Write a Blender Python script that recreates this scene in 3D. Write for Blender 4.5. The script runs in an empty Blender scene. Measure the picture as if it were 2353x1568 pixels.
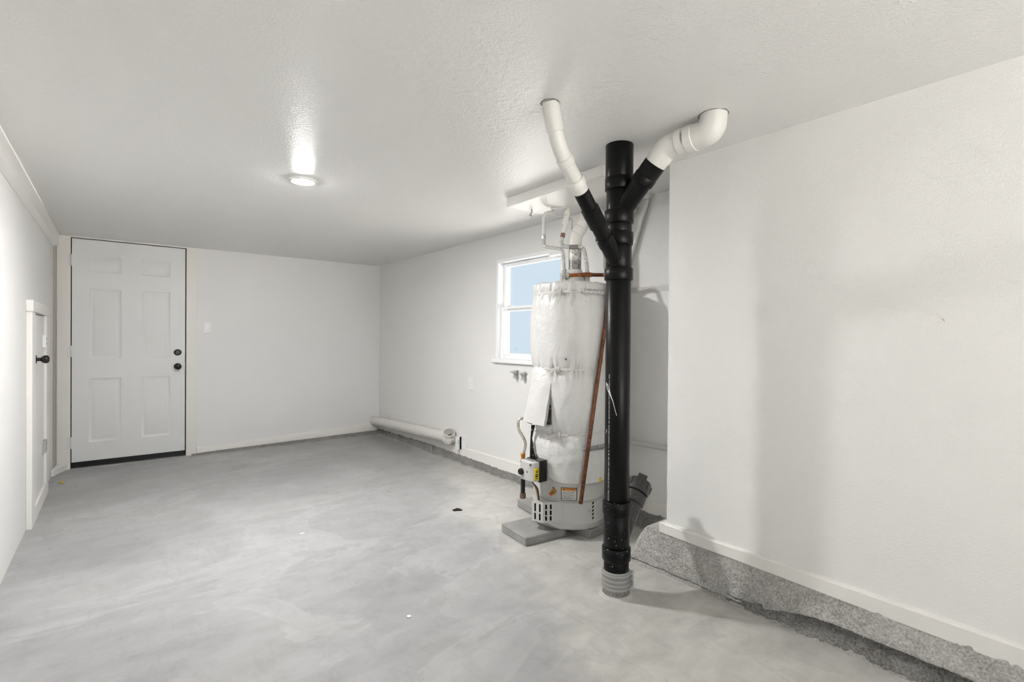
import bpy, bmesh, math, random
from mathutils import Vector, Matrix, noise
random.seed(7)
S = bpy.context.scene
COL = S.collection
PI = math.pi

# ------------------------------------------------------------------ camera
F_PX, YAW, PITCH, ROLL = 1154.0, math.radians(38.3), math.radians(-0.30), math.radians(0.40)
fw = Vector((math.sin(YAW)*math.cos(PITCH), math.cos(YAW)*math.cos(PITCH), math.sin(PITCH)))
r0 = Vector((math.cos(YAW), -math.sin(YAW), 0)); u0 = r0.cross(fw)
rr = r0*math.cos(ROLL) + u0*math.sin(ROLL); uu = -r0*math.sin(ROLL) + u0*math.cos(ROLL)
cam_d = bpy.data.cameras.new('camera'); cam = bpy.data.objects.new('camera', cam_d); COL.objects.link(cam)
cam_d.sensor_width = 36; cam_d.lens = 36*F_PX/2353; cam_d.clip_start = 0.02
mw = Matrix((rr, uu, -fw)).transposed().to_4x4(); mw.translation = (0, 0, 1.165)
cam.matrix_world = mw
S.camera = cam

# ------------------------------------------------------------------ world, sun, exposure
SKY_STRENGTH = 1.0
w = bpy.data.worlds.new('sky'); S.world = w; w.use_nodes = True
bg = w.node_tree.nodes['Background']; bg.inputs['Color'].default_value = (0.65, 0.785, 0.89, 1); bg.inputs['Strength'].default_value = SKY_STRENGTH
sun_d = bpy.data.lights.new('sun', 'SUN'); sun_d.energy = 72.0; sun_d.angle = math.radians(1.0); sun_d.color = (1, .985, .965)
sun = bpy.data.objects.new('sun', sun_d); COL.objects.link(sun)
sun.rotation_euler = Vector((-0.42, 0.22, 0.88)).to_track_quat('Z', 'Y').to_euler()
LAMP_STRENGTH = 1420.0
vs = S.view_settings
vs.view_transform = 'Standard'; vs.look = 'None'; vs.exposure = 0.09; vs.gamma = 1.0; vs.use_curve_mapping = False
S.cycles.max_bounces = 8; S.cycles.diffuse_bounces = 4; S.cycles.glossy_bounces = 2; S.cycles.transmission_bounces = 2; S.cycles.transparent_max_bounces = 6
S.cycles.caustics_reflective = False; S.cycles.caustics_refractive = False
S.cycles.use_adaptive_sampling = True; S.cycles.adaptive_threshold = 0.025
S.cycles.time_limit = 900

# ------------------------------------------------------------------ materials
def lin(c):
    return tuple(((v/255)/12.92 if v/255 <= .04045 else ((v/255+.055)/1.055)**2.4) for v in c)
class NT:
    def __init__(s, name):
        s.m = bpy.data.materials.new(name); s.m.use_nodes = True
        s.t = s.m.node_tree; s.b = s.t.nodes['Principled BSDF']; s.co = None
    def n(s, typ, **kw):
        nd = s.t.nodes.new(typ)
        for k, v in kw.items(): setattr(nd, k, v)
        return nd
    def l(s, a, b): s.t.links.new(a, b)
    def coord(s):
        if not s.co: s.co = s.n('ShaderNodeTexCoord').outputs['Object']
        return s.co
    def geo(s):
        return s.n('ShaderNodeNewGeometry').outputs['Position']
    def noise(s, scale, detail=4, rough=.55, vec=None, dist=0):
        nd = s.n('ShaderNodeTexNoise'); nd.inputs['Scale'].default_value = scale; nd.inputs['Detail'].default_value = detail
        nd.inputs['Roughness'].default_value = rough; nd.inputs['Distortion'].default_value = dist
        s.l(vec or s.geo(), nd.inputs['Vector']); return nd.outputs['Fac']
    def voro(s, scale, feature='F1', vec=None, out='Distance'):
        nd = s.n('ShaderNodeTexVoronoi', feature=feature); nd.inputs['Scale'].default_value = scale
        s.l(vec or s.geo(), nd.inputs['Vector']); return nd.outputs[out]
    def ramp(s, fac, stops):
        nd = s.n('ShaderNodeValToRGB'); cr = nd.color_ramp
        while len(cr.elements) < len(stops): cr.elements.new(.5)
        for e, (p, c) in zip(cr.elements, stops):
            e.position = p; e.color = (c, c, c, 1) if isinstance(c, (int, float)) else tuple(c)+(1,)
        s.l(fac, nd.inputs['Fac']); return nd.outputs['Color']
    def mix(s, fac, a, b, mode='MIX'):
        nd = s.n('ShaderNodeMix', data_type='RGBA', blend_type=mode)
        for sock, v in ((nd.inputs[0], fac), (nd.inputs[6], a), (nd.inputs[7], b)):
            if isinstance(v, (int, float)): sock.default_value = v
            elif isinstance(v, tuple): sock.default_value = v+(1,) if len(v) == 3 else v
            else: s.l(v, sock)
        return nd.outputs[2]
    def math(s, op, a, b=0.0):
        nd = s.n('ShaderNodeMath', operation=op)
        for i, v in enumerate((a, b)):
            if isinstance(v, (int, float)): nd.inputs[i].default_value = v
            else: s.l(v, nd.inputs[i])
        return nd.outputs[0]
    def bump(s, h, strength, dist=.01, prev=None):
        nd = s.n('ShaderNodeBump'); nd.inputs['Strength'].default_value = strength; nd.inputs['Distance'].default_value = dist
        s.l(h, nd.inputs['Height'])
        if prev is not None: s.l(prev, nd.inputs['Normal'])
        return nd.outputs['Normal']
    def set(s, color=None, rough=None, metal=None, spec=None, normal=None):
        for k, v in (('Base Color', color), ('Roughness', rough), ('Metallic', metal), ('Specular IOR Level', spec), ('Normal', normal)):
            if v is None: continue
            if isinstance(v, (int, float)): s.b.inputs[k].default_value = v
            elif isinstance(v, tuple): s.b.inputs[k].default_value = v+(1,)
            else: s.l(v, s.b.inputs[k])
        return s.m
def plain(name, rgb, rough=.5, metal=0.0, spec=.5, bump=None):
    t = NT(name); nrm = None
    if bump: nrm = t.bump(t.noise(bump[0], 3), bump[1], bump[2])
    return t.set(lin(rgb), rough, metal, spec, nrm)
M = {}
def paint(name, rgb, rough, tex, lump, gloss=.5):
    t = NT(name)
    n1 = t.bump(t.noise(150, 1.5, .5), tex*1.6, .003)
    return t.set(lin(rgb), rough, 0.0, gloss, n1)
M['wall'] = paint('wall_paint', (235, 234, 232), .5, .28, .03)
M['wall_cool'] = paint('back_wall_paint', (234, 233, 232), .5, .2, .03)
def ceiling_mat():
    t = NT('ceiling_paint')
    pos = t.geo()
    sep = t.n('ShaderNodeSeparateXYZ'); t.l(pos, sep.inputs[0])
    # rough skim-coat patch around the white branch pipe
    dx = t.math('SUBTRACT', sep.outputs[0], 1.05); dy = t.math('SUBTRACT', sep.outputs[1], 1.45)
    d = t.math('SQRT', t.math('ADD', t.math('MULTIPLY', dx, dx), t.math('MULTIPLY', dy, dy)))
    d = t.math('ADD', d, t.math('MULTIPLY', t.noise(2.5, 1), .5))
    patch = t.ramp(d, [(.45, 1.0), (.95, 0.12)])
    n1 = t.bump(t.noise(130, 1, .5), .5, .0035)
    ridg = t.n('ShaderNodeTexNoise', noise_type='RIDGED_MULTIFRACTAL'); ridg.inputs['Scale'].default_value = 26; ridg.inputs['Detail'].default_value = 2
    t.l(pos, ridg.inputs['Vector'])
    h = t.math('MULTIPLY', ridg.outputs[0], patch)
    n2 = t.bump(h, .45, .007, n1)
    return t.set(lin((229, 228, 226)), .36, 0.0, .5, n2)
M['ceiling'] = ceiling_mat()
M['trim'] = plain('trim_paint', (236, 234, 230), .42, bump=(60, .12, .003))
M['door_paint'] = plain('door_paint', (228, 228, 227), .4, bump=(90, .06, .002))
M['casing'] = plain('casing_paint', (234, 231, 226), .42, bump=(70, .08, .002))
M['white_gloss'] = plain('white_plastic', (240, 240, 238), .3)
M['vinyl_white'] = plain('vinyl_white', (246, 247, 248), .35)
def floor_mat():
    t = NT('floor_concrete'); pos = t.geo()
    mp = t.n('ShaderNodeMapping'); mp.inputs['Scale'].default_value = (1.0, 1.7, 1.0); mp.inputs['Rotation'].default_value = (0, 0, .6); t.l(pos, mp.inputs[0])
    v = mp.outputs[0]
    big = t.noise(1.1, 3, .6, v, .6)
    med = t.noise(5.0, 4, .65, v, .3)
    base = t.ramp(big, [(.28, lin((128, 128, 129))), (.45, lin((147, 147, 148))), (.56, lin((158, 158, 159))), (.72, lin((150, 149, 147)))])
    base = t.mix(.22, base, t.ramp(med, [(.3, lin((132, 130, 127))), (.7, lin((205, 205, 206)))]))
    # trowelled patch edges
    vo = t.n('ShaderNodeTexVoronoi', feature='SMOOTH_F1'); vo.inputs['Scale'].default_value = .9
    nz = t.n('ShaderNodeTexNoise'); nz.inputs['Scale'].default_value = 1.6; t.l(v, nz.inputs[0])
    add = t.n('ShaderNodeVectorMath', operation='ADD'); t.l(v, add.inputs[0]); t.l(nz.outputs['Color'], add.inputs[1]); t.l(add.outputs[0], vo.inputs['Vector'])
    vo.feature = 'F1'
    base = t.mix(.16, base, t.ramp(vo.outputs['Color'], [(0.1, lin((150, 150, 151))), (.9, lin((208, 208, 209)))]))
    # warm-toned concrete skim along the right side; its lightness paints in brighter lamp light
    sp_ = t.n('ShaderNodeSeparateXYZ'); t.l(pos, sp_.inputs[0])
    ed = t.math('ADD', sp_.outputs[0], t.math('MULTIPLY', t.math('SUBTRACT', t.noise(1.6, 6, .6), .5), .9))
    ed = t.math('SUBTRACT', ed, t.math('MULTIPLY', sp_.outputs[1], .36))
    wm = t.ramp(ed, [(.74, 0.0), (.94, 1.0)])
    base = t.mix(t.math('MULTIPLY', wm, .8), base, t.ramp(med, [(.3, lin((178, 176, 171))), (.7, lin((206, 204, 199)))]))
    # scuffs
    mp2 = t.n('ShaderNodeMapping'); mp2.inputs['Scale'].default_value = (9, 3.2, 1); mp2.inputs['Rotation'].default_value = (0, 0, -.5); t.l(pos, mp2.inputs[0])
    sc = t.ramp(t.noise(3.2, 4, .75, mp2.outputs[0]), [(.58, 0.0), (.68, 1.0)])
    sc = t.math('MULTIPLY', sc, t.ramp(t.noise(.9, 2), [(.46, 0.0), (.60, 1.0)]))
    base = t.mix(t.math('MULTIPLY', sc, .5), base, lin((118, 110, 102)))
    # white flecks of paint
    fl = t.ramp(t.voro(17), [(.0, 1.0), (.035, 0.0)])
    base = t.mix(fl, base, lin((226, 226, 224)))
    dk = t.ramp(t.voro(9.3), [(.0, 1.0), (.022, 0.0)])
    base = t.mix(dk, base, lin((90, 80, 72)))
    # hairline cracks
    ck = t.n('ShaderNodeTexVoronoi', feature='DISTANCE_TO_EDGE'); ck.inputs['Scale'].default_value = .55
    add2 = t.n('ShaderNodeVectorMath', operation='ADD'); t.l(pos, add2.inputs[0]); t.l(nz.outputs['Color'], add2.inputs[1]); t.l(add2.outputs[0], ck.inputs['Vector'])
    cr = t.ramp(ck.outputs['Distance'], [(.0, 1.0), (.002, 0.0)])
    cr = t.math('MULTIPLY', cr, t.ramp(t.noise(1.9, 3), [(.52, 0.0), (.6, 1.0)]))
    base = t.mix(t.math('MULTIPLY', cr, .3), base, lin((120, 118, 115)))
    # skim patches with crisp feathered edges
    pa_ = t.ramp(t.noise(.75, 5, .62, v, .9), [(.555, 0.0), (.57, 1.0), (.66, .25)])
    base = t.mix(t.math('MULTIPLY', pa_, .22), base, lin((196, 196, 197)))
    pb_ = t.ramp(t.noise(1.5, 3, .6, mp2.outputs[0], .5), [(.56, 0.0), (.575, 1.0), (.70, .2)])
    base = t.mix(t.math('MULTIPLY', pb_, .16), base, lin((132, 131, 130)))
    n1 = t.bump(t.noise(95, 2, .6), .2, .003)
    n3 = t.bump(t.noise(6, 1, .5), .10, .012, n1)
    ro = t.ramp(big, [(.3, .34), (.7, .46)])
    return t.set(base, ro, 0.0, .5, n3)
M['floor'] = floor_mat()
def kerb_mat(name, a, b, c):
    t = NT(name); pos = t.geo()
    f1 = t.noise(9, 4, .7); f2 = t.noise(120, 3, .7)
    col = t.ramp(f1, [(.3, lin(a)), (.5, lin(b)), (.7, lin(c))])
    col = t.mix(.55, col, t.ramp(f2, [(.35, lin(tuple(x*.72 for x in a))), (.65, lin(c))]))
    n1 = t.bump(t.noise(110, 3, .7), .6, .006)
    n2 = t.bump(t.voro(95), .4, .006, n1)
    return t.set(col, .85, 0.0, .3, n2)
M['kerb'] = kerb_mat('kerb_concrete', (150, 148, 144), (184, 182, 178), (206, 204, 200))
M['kerb_dark'] = kerb_mat('kerb_concrete_crumbled', (84, 82, 80), (118, 116, 113), (160, 158, 155))
M['kerb_mid'] = kerb_mat('kerb_concrete_grey', (110, 109, 107), (138, 137, 134), (166, 164, 161))
def paver_mat():
    t = NT('paver_concrete')
    col = t.mix(t.ramp(t.noise(9, 6, .6), [(.3, 0.0), (.7, 1.0)]), lin((138, 137, 135)), lin((160, 159, 157)))
    col = t.mix(.2, col, t.ramp(t.noise(160, 3), [(.35, lin((100, 99, 98))), (.65, lin((180, 179, 177)))]))
    return t.set(col, .75, 0.0, .3, t.bump(t.noise(140, 3), .3, .003))
M['paver'] = paver_mat()
M['cove'] = kerb_mat('cove_mortar', (150, 148, 145), (176, 174, 170), (196, 194, 190))
def abs_mat(name, rgb, low):
    t = NT(name); pos = t.geo()
    sep = t.n('ShaderNodeSeparateXYZ'); t.l(pos, sep.inputs[0])
    sp = t.ramp(t.voro(70), [(.0, 1.0), (.13, 1.0), (.16, 0.0)])
    sp = t.math('MULTIPLY', sp, t.ramp(t.noise(40, 2), [(.50, 0.0), (.56, 1.0)]))
    zmask = t.ramp(sep.outputs[2], [(.10, 1.0), (.42, 0.35), (.5, 0.03)]) if low else .08
    sp = t.math('MULTIPLY', sp, zmask)
    dust = t.ramp(t.noise(14, 6, .7), [(.58, 0.0), (.85, .4)])
    col = t.mix(dust, lin(rgb), lin(tuple(min(255, x+22) for x in rgb)))
    col = t.mix(sp, col, lin((214, 212, 208)))
    ro = t.ramp(t.noise(9, 3), [(.3, .30), (.7, .40)])
    return t.set(col, ro, 0.0, .2, t.bump(t.noise(30, 2), .02, .003))
M['abs'] = abs_mat('abs_black', (9, 9, 9), True)
M['abs_dusty'] = abs_mat('abs_dusty_grey', (62, 61, 59), True)
M['pvc'] = plain('painted_white_pipe', (217, 215, 210), .38, bump=(55, .08, .003))
M['pvc_hollow'] = plain('pipe_inside', (96, 93, 88), .7)
def mottled(name, a, b, sc, rough, metal):
    t = NT(name)
    f = t.noise(sc, 6, .75)
    col = t.ramp(f, [(.38, lin(a)), (.56, lin(b))])
    return t.set(col, rough, metal, .5, t.bump(f, .2, .003))
M['galv'] = mottled('galvanised_steel', (120, 120, 119), (216, 216, 214), 130, .45, .2)
M['coupling_steel'] = plain('coupling_steel', (150, 149, 147), .45, .2, bump=(60, .15, .002))
M['galv_dark'] = mottled('galvanised_dark', (60, 60, 60), (178, 178, 176), 150, .45, .3)
M['flue_worn'] = mottled('flue_chipped_paint', (84, 82, 80), (214, 211, 206), 60, .45, .25)
M['flue_dark'] = mottled('flue_bare_metal', (52, 51, 50), (150, 149, 147), 110, .4, .4)
M['copper'] = mottled('copper_tarnished', (60, 34, 20), (116, 68, 40), 45, .36, .5)
M['copper_bright'] = mottled('copper_bright', (92, 66, 50), (180, 106, 56), 40, .32, .6)
M['brass'] = mottled('brass', (150, 96, 36), (206, 150, 78), 60, .32, .8)
M['bronze_iron'] = mottled('rusty_iron', (84, 62, 52), (132, 104, 90), 70, .55, .4)
M['steel_flex'] = plain('flex_steel', (196, 196, 194), .32, .35)
M['gas_tube'] = mottled('gas_tube_coated', (150, 132, 96), (192, 190, 184), 38, .32, .5)
M['black_iron'] = plain('black_iron', (22, 22, 22), .4)
M['black_metal'] = plain('black_metal', (14, 13, 13), .28)
M['void'] = plain('void_black', (10, 10, 10), .9, spec=.1)
def vinyl():
    t = NT('insulation_vinyl')
    n1 = t.bump(t.noise(30, 4, .6), .45, .010)
    n2 = t.bump(t.noise(8, 3, .5), .35, .02, n1)
    return t.set(lin((210, 209, 207)), .36, 0.0, .5, n2)
M['vinyl'] = vinyl()
M['strap_white'] = plain('strap_white', (206, 204, 200), .45, bump=(80, .2, .002))
M['enamel'] = plain('enamel_grey', (196, 195, 192), .34, bump=(40, .04, .004))
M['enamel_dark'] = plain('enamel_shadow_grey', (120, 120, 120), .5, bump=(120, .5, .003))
M['galv_ring'] = plain('ring_steel', (176, 175, 172), .38, .3)
M['label_white'] = plain('label_white', (232, 231, 228), .5)
M['label_orange'] = plain('label_orange', (236, 160, 78), .5)
M['label_yellow'] = plain('label_yellow', (226, 204, 30), .45)
M['ink'] = plain('ink_dark', (34, 26, 24), .6)
M['ink_grey'] = plain('ink_grey', (120, 118, 116), .6)
M['ink_white'] = plain('pipe_print_white', (206, 205, 202), .6)
M['red'] = plain('red_print', (170, 60, 44), .6)
M['paint_smear'] = plain('paint_smear_white', (228, 227, 224), .5)
M['wire_a'] = plain('wire_cream', (214, 196, 150), .5); M['wire_b'] = plain('wire_rust', (146, 84, 58), .5); M['wire_c'] = plain('wire_black', (30, 28, 28), .5)
M['debris'] = plain('debris_dark', (34, 24, 20), .8); M['debris_yellow'] = plain('debris_yellow', (214, 172, 20), .7); M['debris_white'] = plain('debris_white', (228, 226, 222), .8)
M['ground'] = plain('outside_concrete', (196, 194, 190), .9)
M['yard'] = plain('yard_gravel', (164, 162, 158), .95)
M['wood_gap'] = plain('torn_gap_dark', (140, 135, 128), .9)
M['wood'] = plain('bare_wood', (150, 134, 116), .8, bump=(40, .3, .004))
M['wood_dark'] = plain('stained_gap', (176, 170, 162), .9)
def glass():
    m = bpy.data.materials.new('window_glass'); m.use_nodes = True; t = m.node_tree
    t.nodes.clear(); o = t.nodes.new('ShaderNodeOutputMaterial'); mx = t.nodes.new('ShaderNodeMixShader')
    tr = t.nodes.new('ShaderNodeBsdfTransparent'); gl = t.nodes.new('ShaderNodeBsdfGlossy'); gl.inputs['Roughness'].default_value = .02
    mx.inputs[0].default_value = .06; t.links.new(tr.outputs[0], mx.inputs[1]); t.links.new(gl.outputs[0], mx.inputs[2]); t.links.new(mx.outputs[0], o.inputs[0])
    return m
M['glass'] = glass()
def emis(name, rgb, s):
    m = bpy.data.materials.new(name); m.use_nodes = True; b = m.node_tree.nodes['Principled BSDF']
    b.inputs['Base Color'].default_value = (.9, .9, .9, 1); b.inputs['Emission Color'].default_value = tuple(rgb)+(1,); b.inputs['Emission Strength'].default_value = s
    return m
M['lamp'] = emis('lamp_diffuser', (1.0, .99, .975), LAMP_STRENGTH)

# ------------------------------------------------------------------ mesh helpers
def V(*a): return Vector(a)
class MB:
    def __init__(s): s.v = []; s.f = []
    def add(s, vs_, fs):
        o = len(s.v); s.v += [Vector(p) for p in vs_]; s.f += [tuple(i+o for i in f) for f in fs]; return s
    def box(s, x0, x1, y0, y1, z0, z1):
        return s.add([(x0,y0,z0),(x1,y0,z0),(x1,y1,z0),(x0,y1,z0),(x0,y0,z1),(x1,y0,z1),(x1,y1,z1),(x0,y1,z1)],
                     [(0,3,2,1),(4,5,6,7),(0,1,5,4),(1,2,6,5),(2,3,7,6),(3,0,4,7)])
    def obox(s, c, ax, ay, az):           # oriented box, half-axis vectors
        c = Vector(c); ax = Vector(ax); ay = Vector(ay); az = Vector(az)
        pts = [c+sx*ax+sy*ay+sz*az for sz in (-1, 1) for sx, sy in ((-1,-1),(1,-1),(1,1),(-1,1))]
        return s.add(pts, [(0,3,2,1),(4,5,6,7),(0,1,5,4),(1,2,6,5),(2,3,7,6),(3,0,4,7)])
    def prism(s, poly, h0, h1, axis='z'):  # poly list of 2D, extruded along axis
        n = len(poly); mk = {'z': lambda p, h: (p[0], p[1], h), 'y': lambda p, h: (p[0], h, p[1]), 'x': lambda p, h: (h, p[0], p[1])}[axis]
        pts = [mk(p, h0) for p in poly]+[mk(p, h1) for p in poly]
        return s.add(pts, [tuple(range(n-1, -1, -1)), tuple(range(n, 2*n))]+[(i, (i+1) % n, n+(i+1) % n, n+i) for i in range(n)])
    def rev(s, p0, axis, prof, n=32, cap0=True, cap1=True):   # prof: (radius, distance along axis)
        p0 = Vector(p0); a = Vector(axis).normalized()
        e1 = a.orthogonal().normalized(); e2 = a.cross(e1)
        pts = [p0+a*t+(e1*math.cos(2*PI*k/n)+e2*math.sin(2*PI*k/n))*r for r, t in prof for k in range(n)]
        fs = [(i*n+k, i*n+(k+1) % n, (i+1)*n+(k+1) % n, (i+1)*n+k) for i in range(len(prof)-1) for k in range(n)]
        if cap0: fs.append(tuple(range(n-1, -1, -1)))
        if cap1: fs.append(tuple((len(prof)-1)*n+k for k in range(n)))
        return s.add(pts, fs)
    def tube(s, pts, r, n=14, caps=True):
        pts = [Vector(p) for p in pts]; m = len(pts)
        rs = r if isinstance(r, (list, tuple)) else [r]*m
        tans = [(pts[min(i+1, m-1)]-pts[max(i-1, 0)]).normalized() for i in range(m)]
        e = tans[0].orthogonal().normalized(); out = []
        for i in range(m):
            if i:
                q = tans[i-1].rotation_difference(tans[i]); e = q @ e
            e = (e-tans[i]*e.dot(tans[i])).normalized(); b = tans[i].cross(e)
            out += [pts[i]+(e*math.cos(2*PI*k/n)+b*math.sin(2*PI*k/n))*rs[i] for k in range(n)]
        fs = [(i*n+k, i*n+(k+1) % n, (i+1)*n+(k+1) % n, (i+1)*n+k) for i in range(m-1) for k in range(n)]
        if caps: fs += [tuple(range(n-1, -1, -1)), tuple((m-1)*n+k for k in range(n))]
        return s.add(out, fs)
    def grid(s, nu, nv, fn, closed_u=False):
        pts = [fn(i/(nu-(0 if closed_u else 1)), j/(nv-1)) for j in range(nv) for i in range(nu)]
        fs = []
        for j in range(nv-1):
            for i in range(nu if closed_u else nu-1):
                i2 = (i+1) % nu
                fs.append((j*nu+i, j*nu+i2, (j+1)*nu+i2, (j+1)*nu+i))
        return s.add(pts, fs)
    def build(s, name, mat, parent=None, sharp=35, bevel=0, origin=None, thick=0):
        if origin is None:
            if parent is None:
                xs = [p.x for p in s.v]; ys = [p.y for p in s.v]; zs = [p.z for p in s.v]
                origin = Vector(((min(xs)+max(xs))/2, (min(ys)+max(ys))/2, min(zs)))
            else: origin = world_loc(parent)
        me = bpy.data.meshes.new(name)
        me.from_pydata([p-origin for p in s.v], [], s.f); me.update()
        bm = bmesh.new(); bm.from_mesh(me); bmesh.ops.recalc_face_normals(bm, faces=bm.faces); bm.to_mesh(me); bm.free()
        me.materials.append(mat if not isinstance(mat, str) else M[mat])
        me.polygons.foreach_set('use_smooth', [True]*len(me.polygons)); me.set_sharp_from_angle(angle=math.radians(sharp))
        o = bpy.data.objects.new(name, me); COL.objects.link(o)
        if parent: o.parent = parent; o.location = origin-world_loc(parent)
        else: o.location = origin
        if thick:
            md = o.modifiers.new('thickness', 'SOLIDIFY'); md.thickness = thick; md.offset = 0
        if bevel:
            md = o.modifiers.new('bevel', 'BEVEL'); md.width = bevel; md.segments = 2; md.limit_method = 'ANGLE'; md.angle_limit = math.radians(40)
        return o
def world_loc(o):
    l = Vector(o.location)
    while o.parent: o = o.parent; l += Vector(o.location)
    return l
def thing(name, loc, label, cat, group=None):
    o = bpy.data.objects.new(name, None); COL.objects.link(o); o.location = loc; o.empty_display_size = .05
    return tag(o, label, cat, group)
def tag(o, label, cat=None, group=None, kind=None):
    if label: o['label'] = label
    if cat: o['category'] = cat
    if group: o['group'] = group
    if kind: o['kind'] = kind
    return o
def struct(o, label=None):
    o['kind'] = 'structure'
    if label: o['label'] = label
    return o
def arc_path(pts, rad, n=6):              # polyline with rounded corners
    pts = [Vector(p) for p in pts]; out = [pts[0]]
    rads = rad if isinstance(rad, (list, tuple)) else [rad]*len(pts)
    for i in range(1, len(pts)-1):
        a, b, c = pts[i-1], pts[i], pts[i+1]
        d = min(rads[i], (a-b).length*.49, (c-b).length*.49)
        p, q = b+(a-b).normalized()*d, b+(c-b).normalized()*d
        out += [(p*(1-t)**2+b*2*t*(1-t)+q*t*t) for t in [k/n for k in range(n+1)]]
    out.append(pts[-1]); return out
def resample(pts, step):
    out = [pts[0]]; acc = 0
    for a, b in zip(pts, pts[1:]):
        L = (b-a).length; t = step-acc
        while t <= L:
            out.append(a+(b-a)*(t/L)); t += step
        acc = L-(t-step)
    return out
def text_mesh(s_, size, extrude=0.0):
    cu = bpy.data.curves.new('txt', 'FONT'); cu.body = s_; cu.size = size; cu.extrude = extrude; cu.resolution_u = 2
    o = bpy.data.objects.new('txt', cu); COL.objects.link(o)
    bpy.context.view_layer.update()
    me = bpy.data.meshes.new_from_object(o.evaluated_get(bpy.context.evaluated_depsgraph_get()))
    vs_ = [Vector(v.co) for v in me.vertices]; fs = [tuple(p.vertices) for p in me.polygons]
    bpy.data.objects.remove(o); bpy.data.curves.remove(cu); bpy.data.meshes.remove(me)
    return vs_, fs
def ss(a, b, x):
    t = max(0.0, min(1.0, (x-a)/(b-a))); return t*t*(3-2*t)
def lerp_tab(tab, x):
    if x <= tab[0][0]: return tab[0][1]
    for (a, b), (c, d) in zip(tab, tab[1:]):
        if x <= c: return b+(d-b)*(x-a)/(c-a)
    return tab[-1][1]

# ------------------------------------------------------------------ room dimensions
XR, XP, YB, XL, ZC, YF = 2.578, 2.194, 5.93, -0.424, 2.05, -2.6
YE = 1.503                                                    # end of the thicker wall
def fz(y): return 0.0 if y < 1.5 else -0.03*(y-1.5)/(YB-1.5)   # floor falls gently to the back
WY0, WY1, WZ0, WZ1 = 2.66, 3.487, 0.985, 1.839                 # window opening
DX0, DX1, DZ1 = -0.312, 0.553, 2.038                           # door opening

ys = [YF-.15, -1.2, 0, 1.5, 3, 4.5, YB+.05]
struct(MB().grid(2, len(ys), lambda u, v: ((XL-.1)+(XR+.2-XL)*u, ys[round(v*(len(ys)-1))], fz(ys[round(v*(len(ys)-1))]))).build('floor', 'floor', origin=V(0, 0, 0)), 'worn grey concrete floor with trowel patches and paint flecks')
struct(MB().box(XL-.15, XR+.15, YF-.15, YB+.2, ZC, ZC+.14).build('ceiling', 'ceiling'), 'low white textured ceiling with a glossy sheen')
struct(MB().box(XL-.15, XL, YF-.15, YB+.2, -.1, ZC).build('wall_left', 'wall'), 'plain white painted wall at left')
mb = MB().box(XL, DX0-.088, YB, YB+.2, -.1, ZC).box(DX1+.088, XR+.15, YB, YB+.2, -.1, ZC).box(DX0-.088, DX1+.088, YB+.06, YB+.2, -.1, ZC)
struct(mb.build('wall_back', 'wall_cool'), 'white painted back wall with the entry door')
wr_ = struct(MB().box(XP, XR, YF-.15, YE, -.1, ZC).build('wall_right', 'wall'), 'white textured wall standing forward at right, crossed by pipe shadows')
for y_, z_, a_, l_ in ((.430, 1.241, .8, .020), (.436, 1.232, -.7, .010), (.562, 1.908, .3, .004), (1.02, 1.30, 1.4, .012), (.60, .285, .2, .016)):
    MB().obox((XP, y_, z_), (.0012, 0, 0), (0, l_*math.cos(a_), l_*math.sin(a_)), (0, -.003*math.sin(a_), .003*math.cos(a_))).build('plaster_nick', 'casing', wr_)
mb = MB().box(XR, XR+.15, YF-.15, WY0, -.1, ZC).box(XR, XR+.15, WY1, YB, -.1, ZC).box(XR, XR+.15, WY0, WY1, -.1, WZ0).box(XR, XR+.15, WY0, WY1, WZ1, ZC)
struct(mb.build('wall_recess', 'wall'), 'white wall set back behind the water heater with the window')
mb = MB().box(XL, -.25, YF-.15, YF, -.1, ZC).box(2.05, XP, YF-.15, YF, -.1, ZC).box(-.25, 2.05, YF-.15, YF, 1.98, ZC)
struct(mb.build('wall_front', 'wall'), 'front wall around the open garage doorway behind the viewer')
struct(MB().box(-14, 20, -22, YF-.16, -.30, -.13).build('driveway', 'ground'), 'pale concrete driveway outside')
struct(MB().box(XR+.16, 20, YF-.16, 26, -.30, -.14).build('side_yard', 'yard'), 'side yard ground outside the window')

# timber strip under the ceiling along the left wall
mb = MB().prism([(XL, ZC), (-.386, ZC), (-.392, 1.952), (-.402, 1.945), (XL, 1.93)], YF, YB-.001, 'y')
struct(mb.build('trim_1', 'trim', bevel=.003), 'white strip under the ceiling along the left wall')
# wide board under the ceiling over the water heater
struct(MB().box(1.932, 2.228, 1.72, 2.51, 1.992, ZC).build('trim_2', 'trim', bevel=.003), 'wide white board fixed under the ceiling above the water heater')
# dark corner joint beside the door
struct(MB().box(XL, -.406, YB-.075, YB-.001, 0.03, 1.945).build('trim_3', 'wood_dark'), 'narrow dark corner joint beside the door')
struct(MB().prism([(XL, YB-.001), (XL, 5.70), (-.405, 5.72), (-.385, 5.80), (-.36, 5.87), (-.335, YB-.001)], -.04, .030, 'z').build('trim_4', 'trim', bevel=.012), 'lumpy white plaster foot in the corner by the door')

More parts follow.
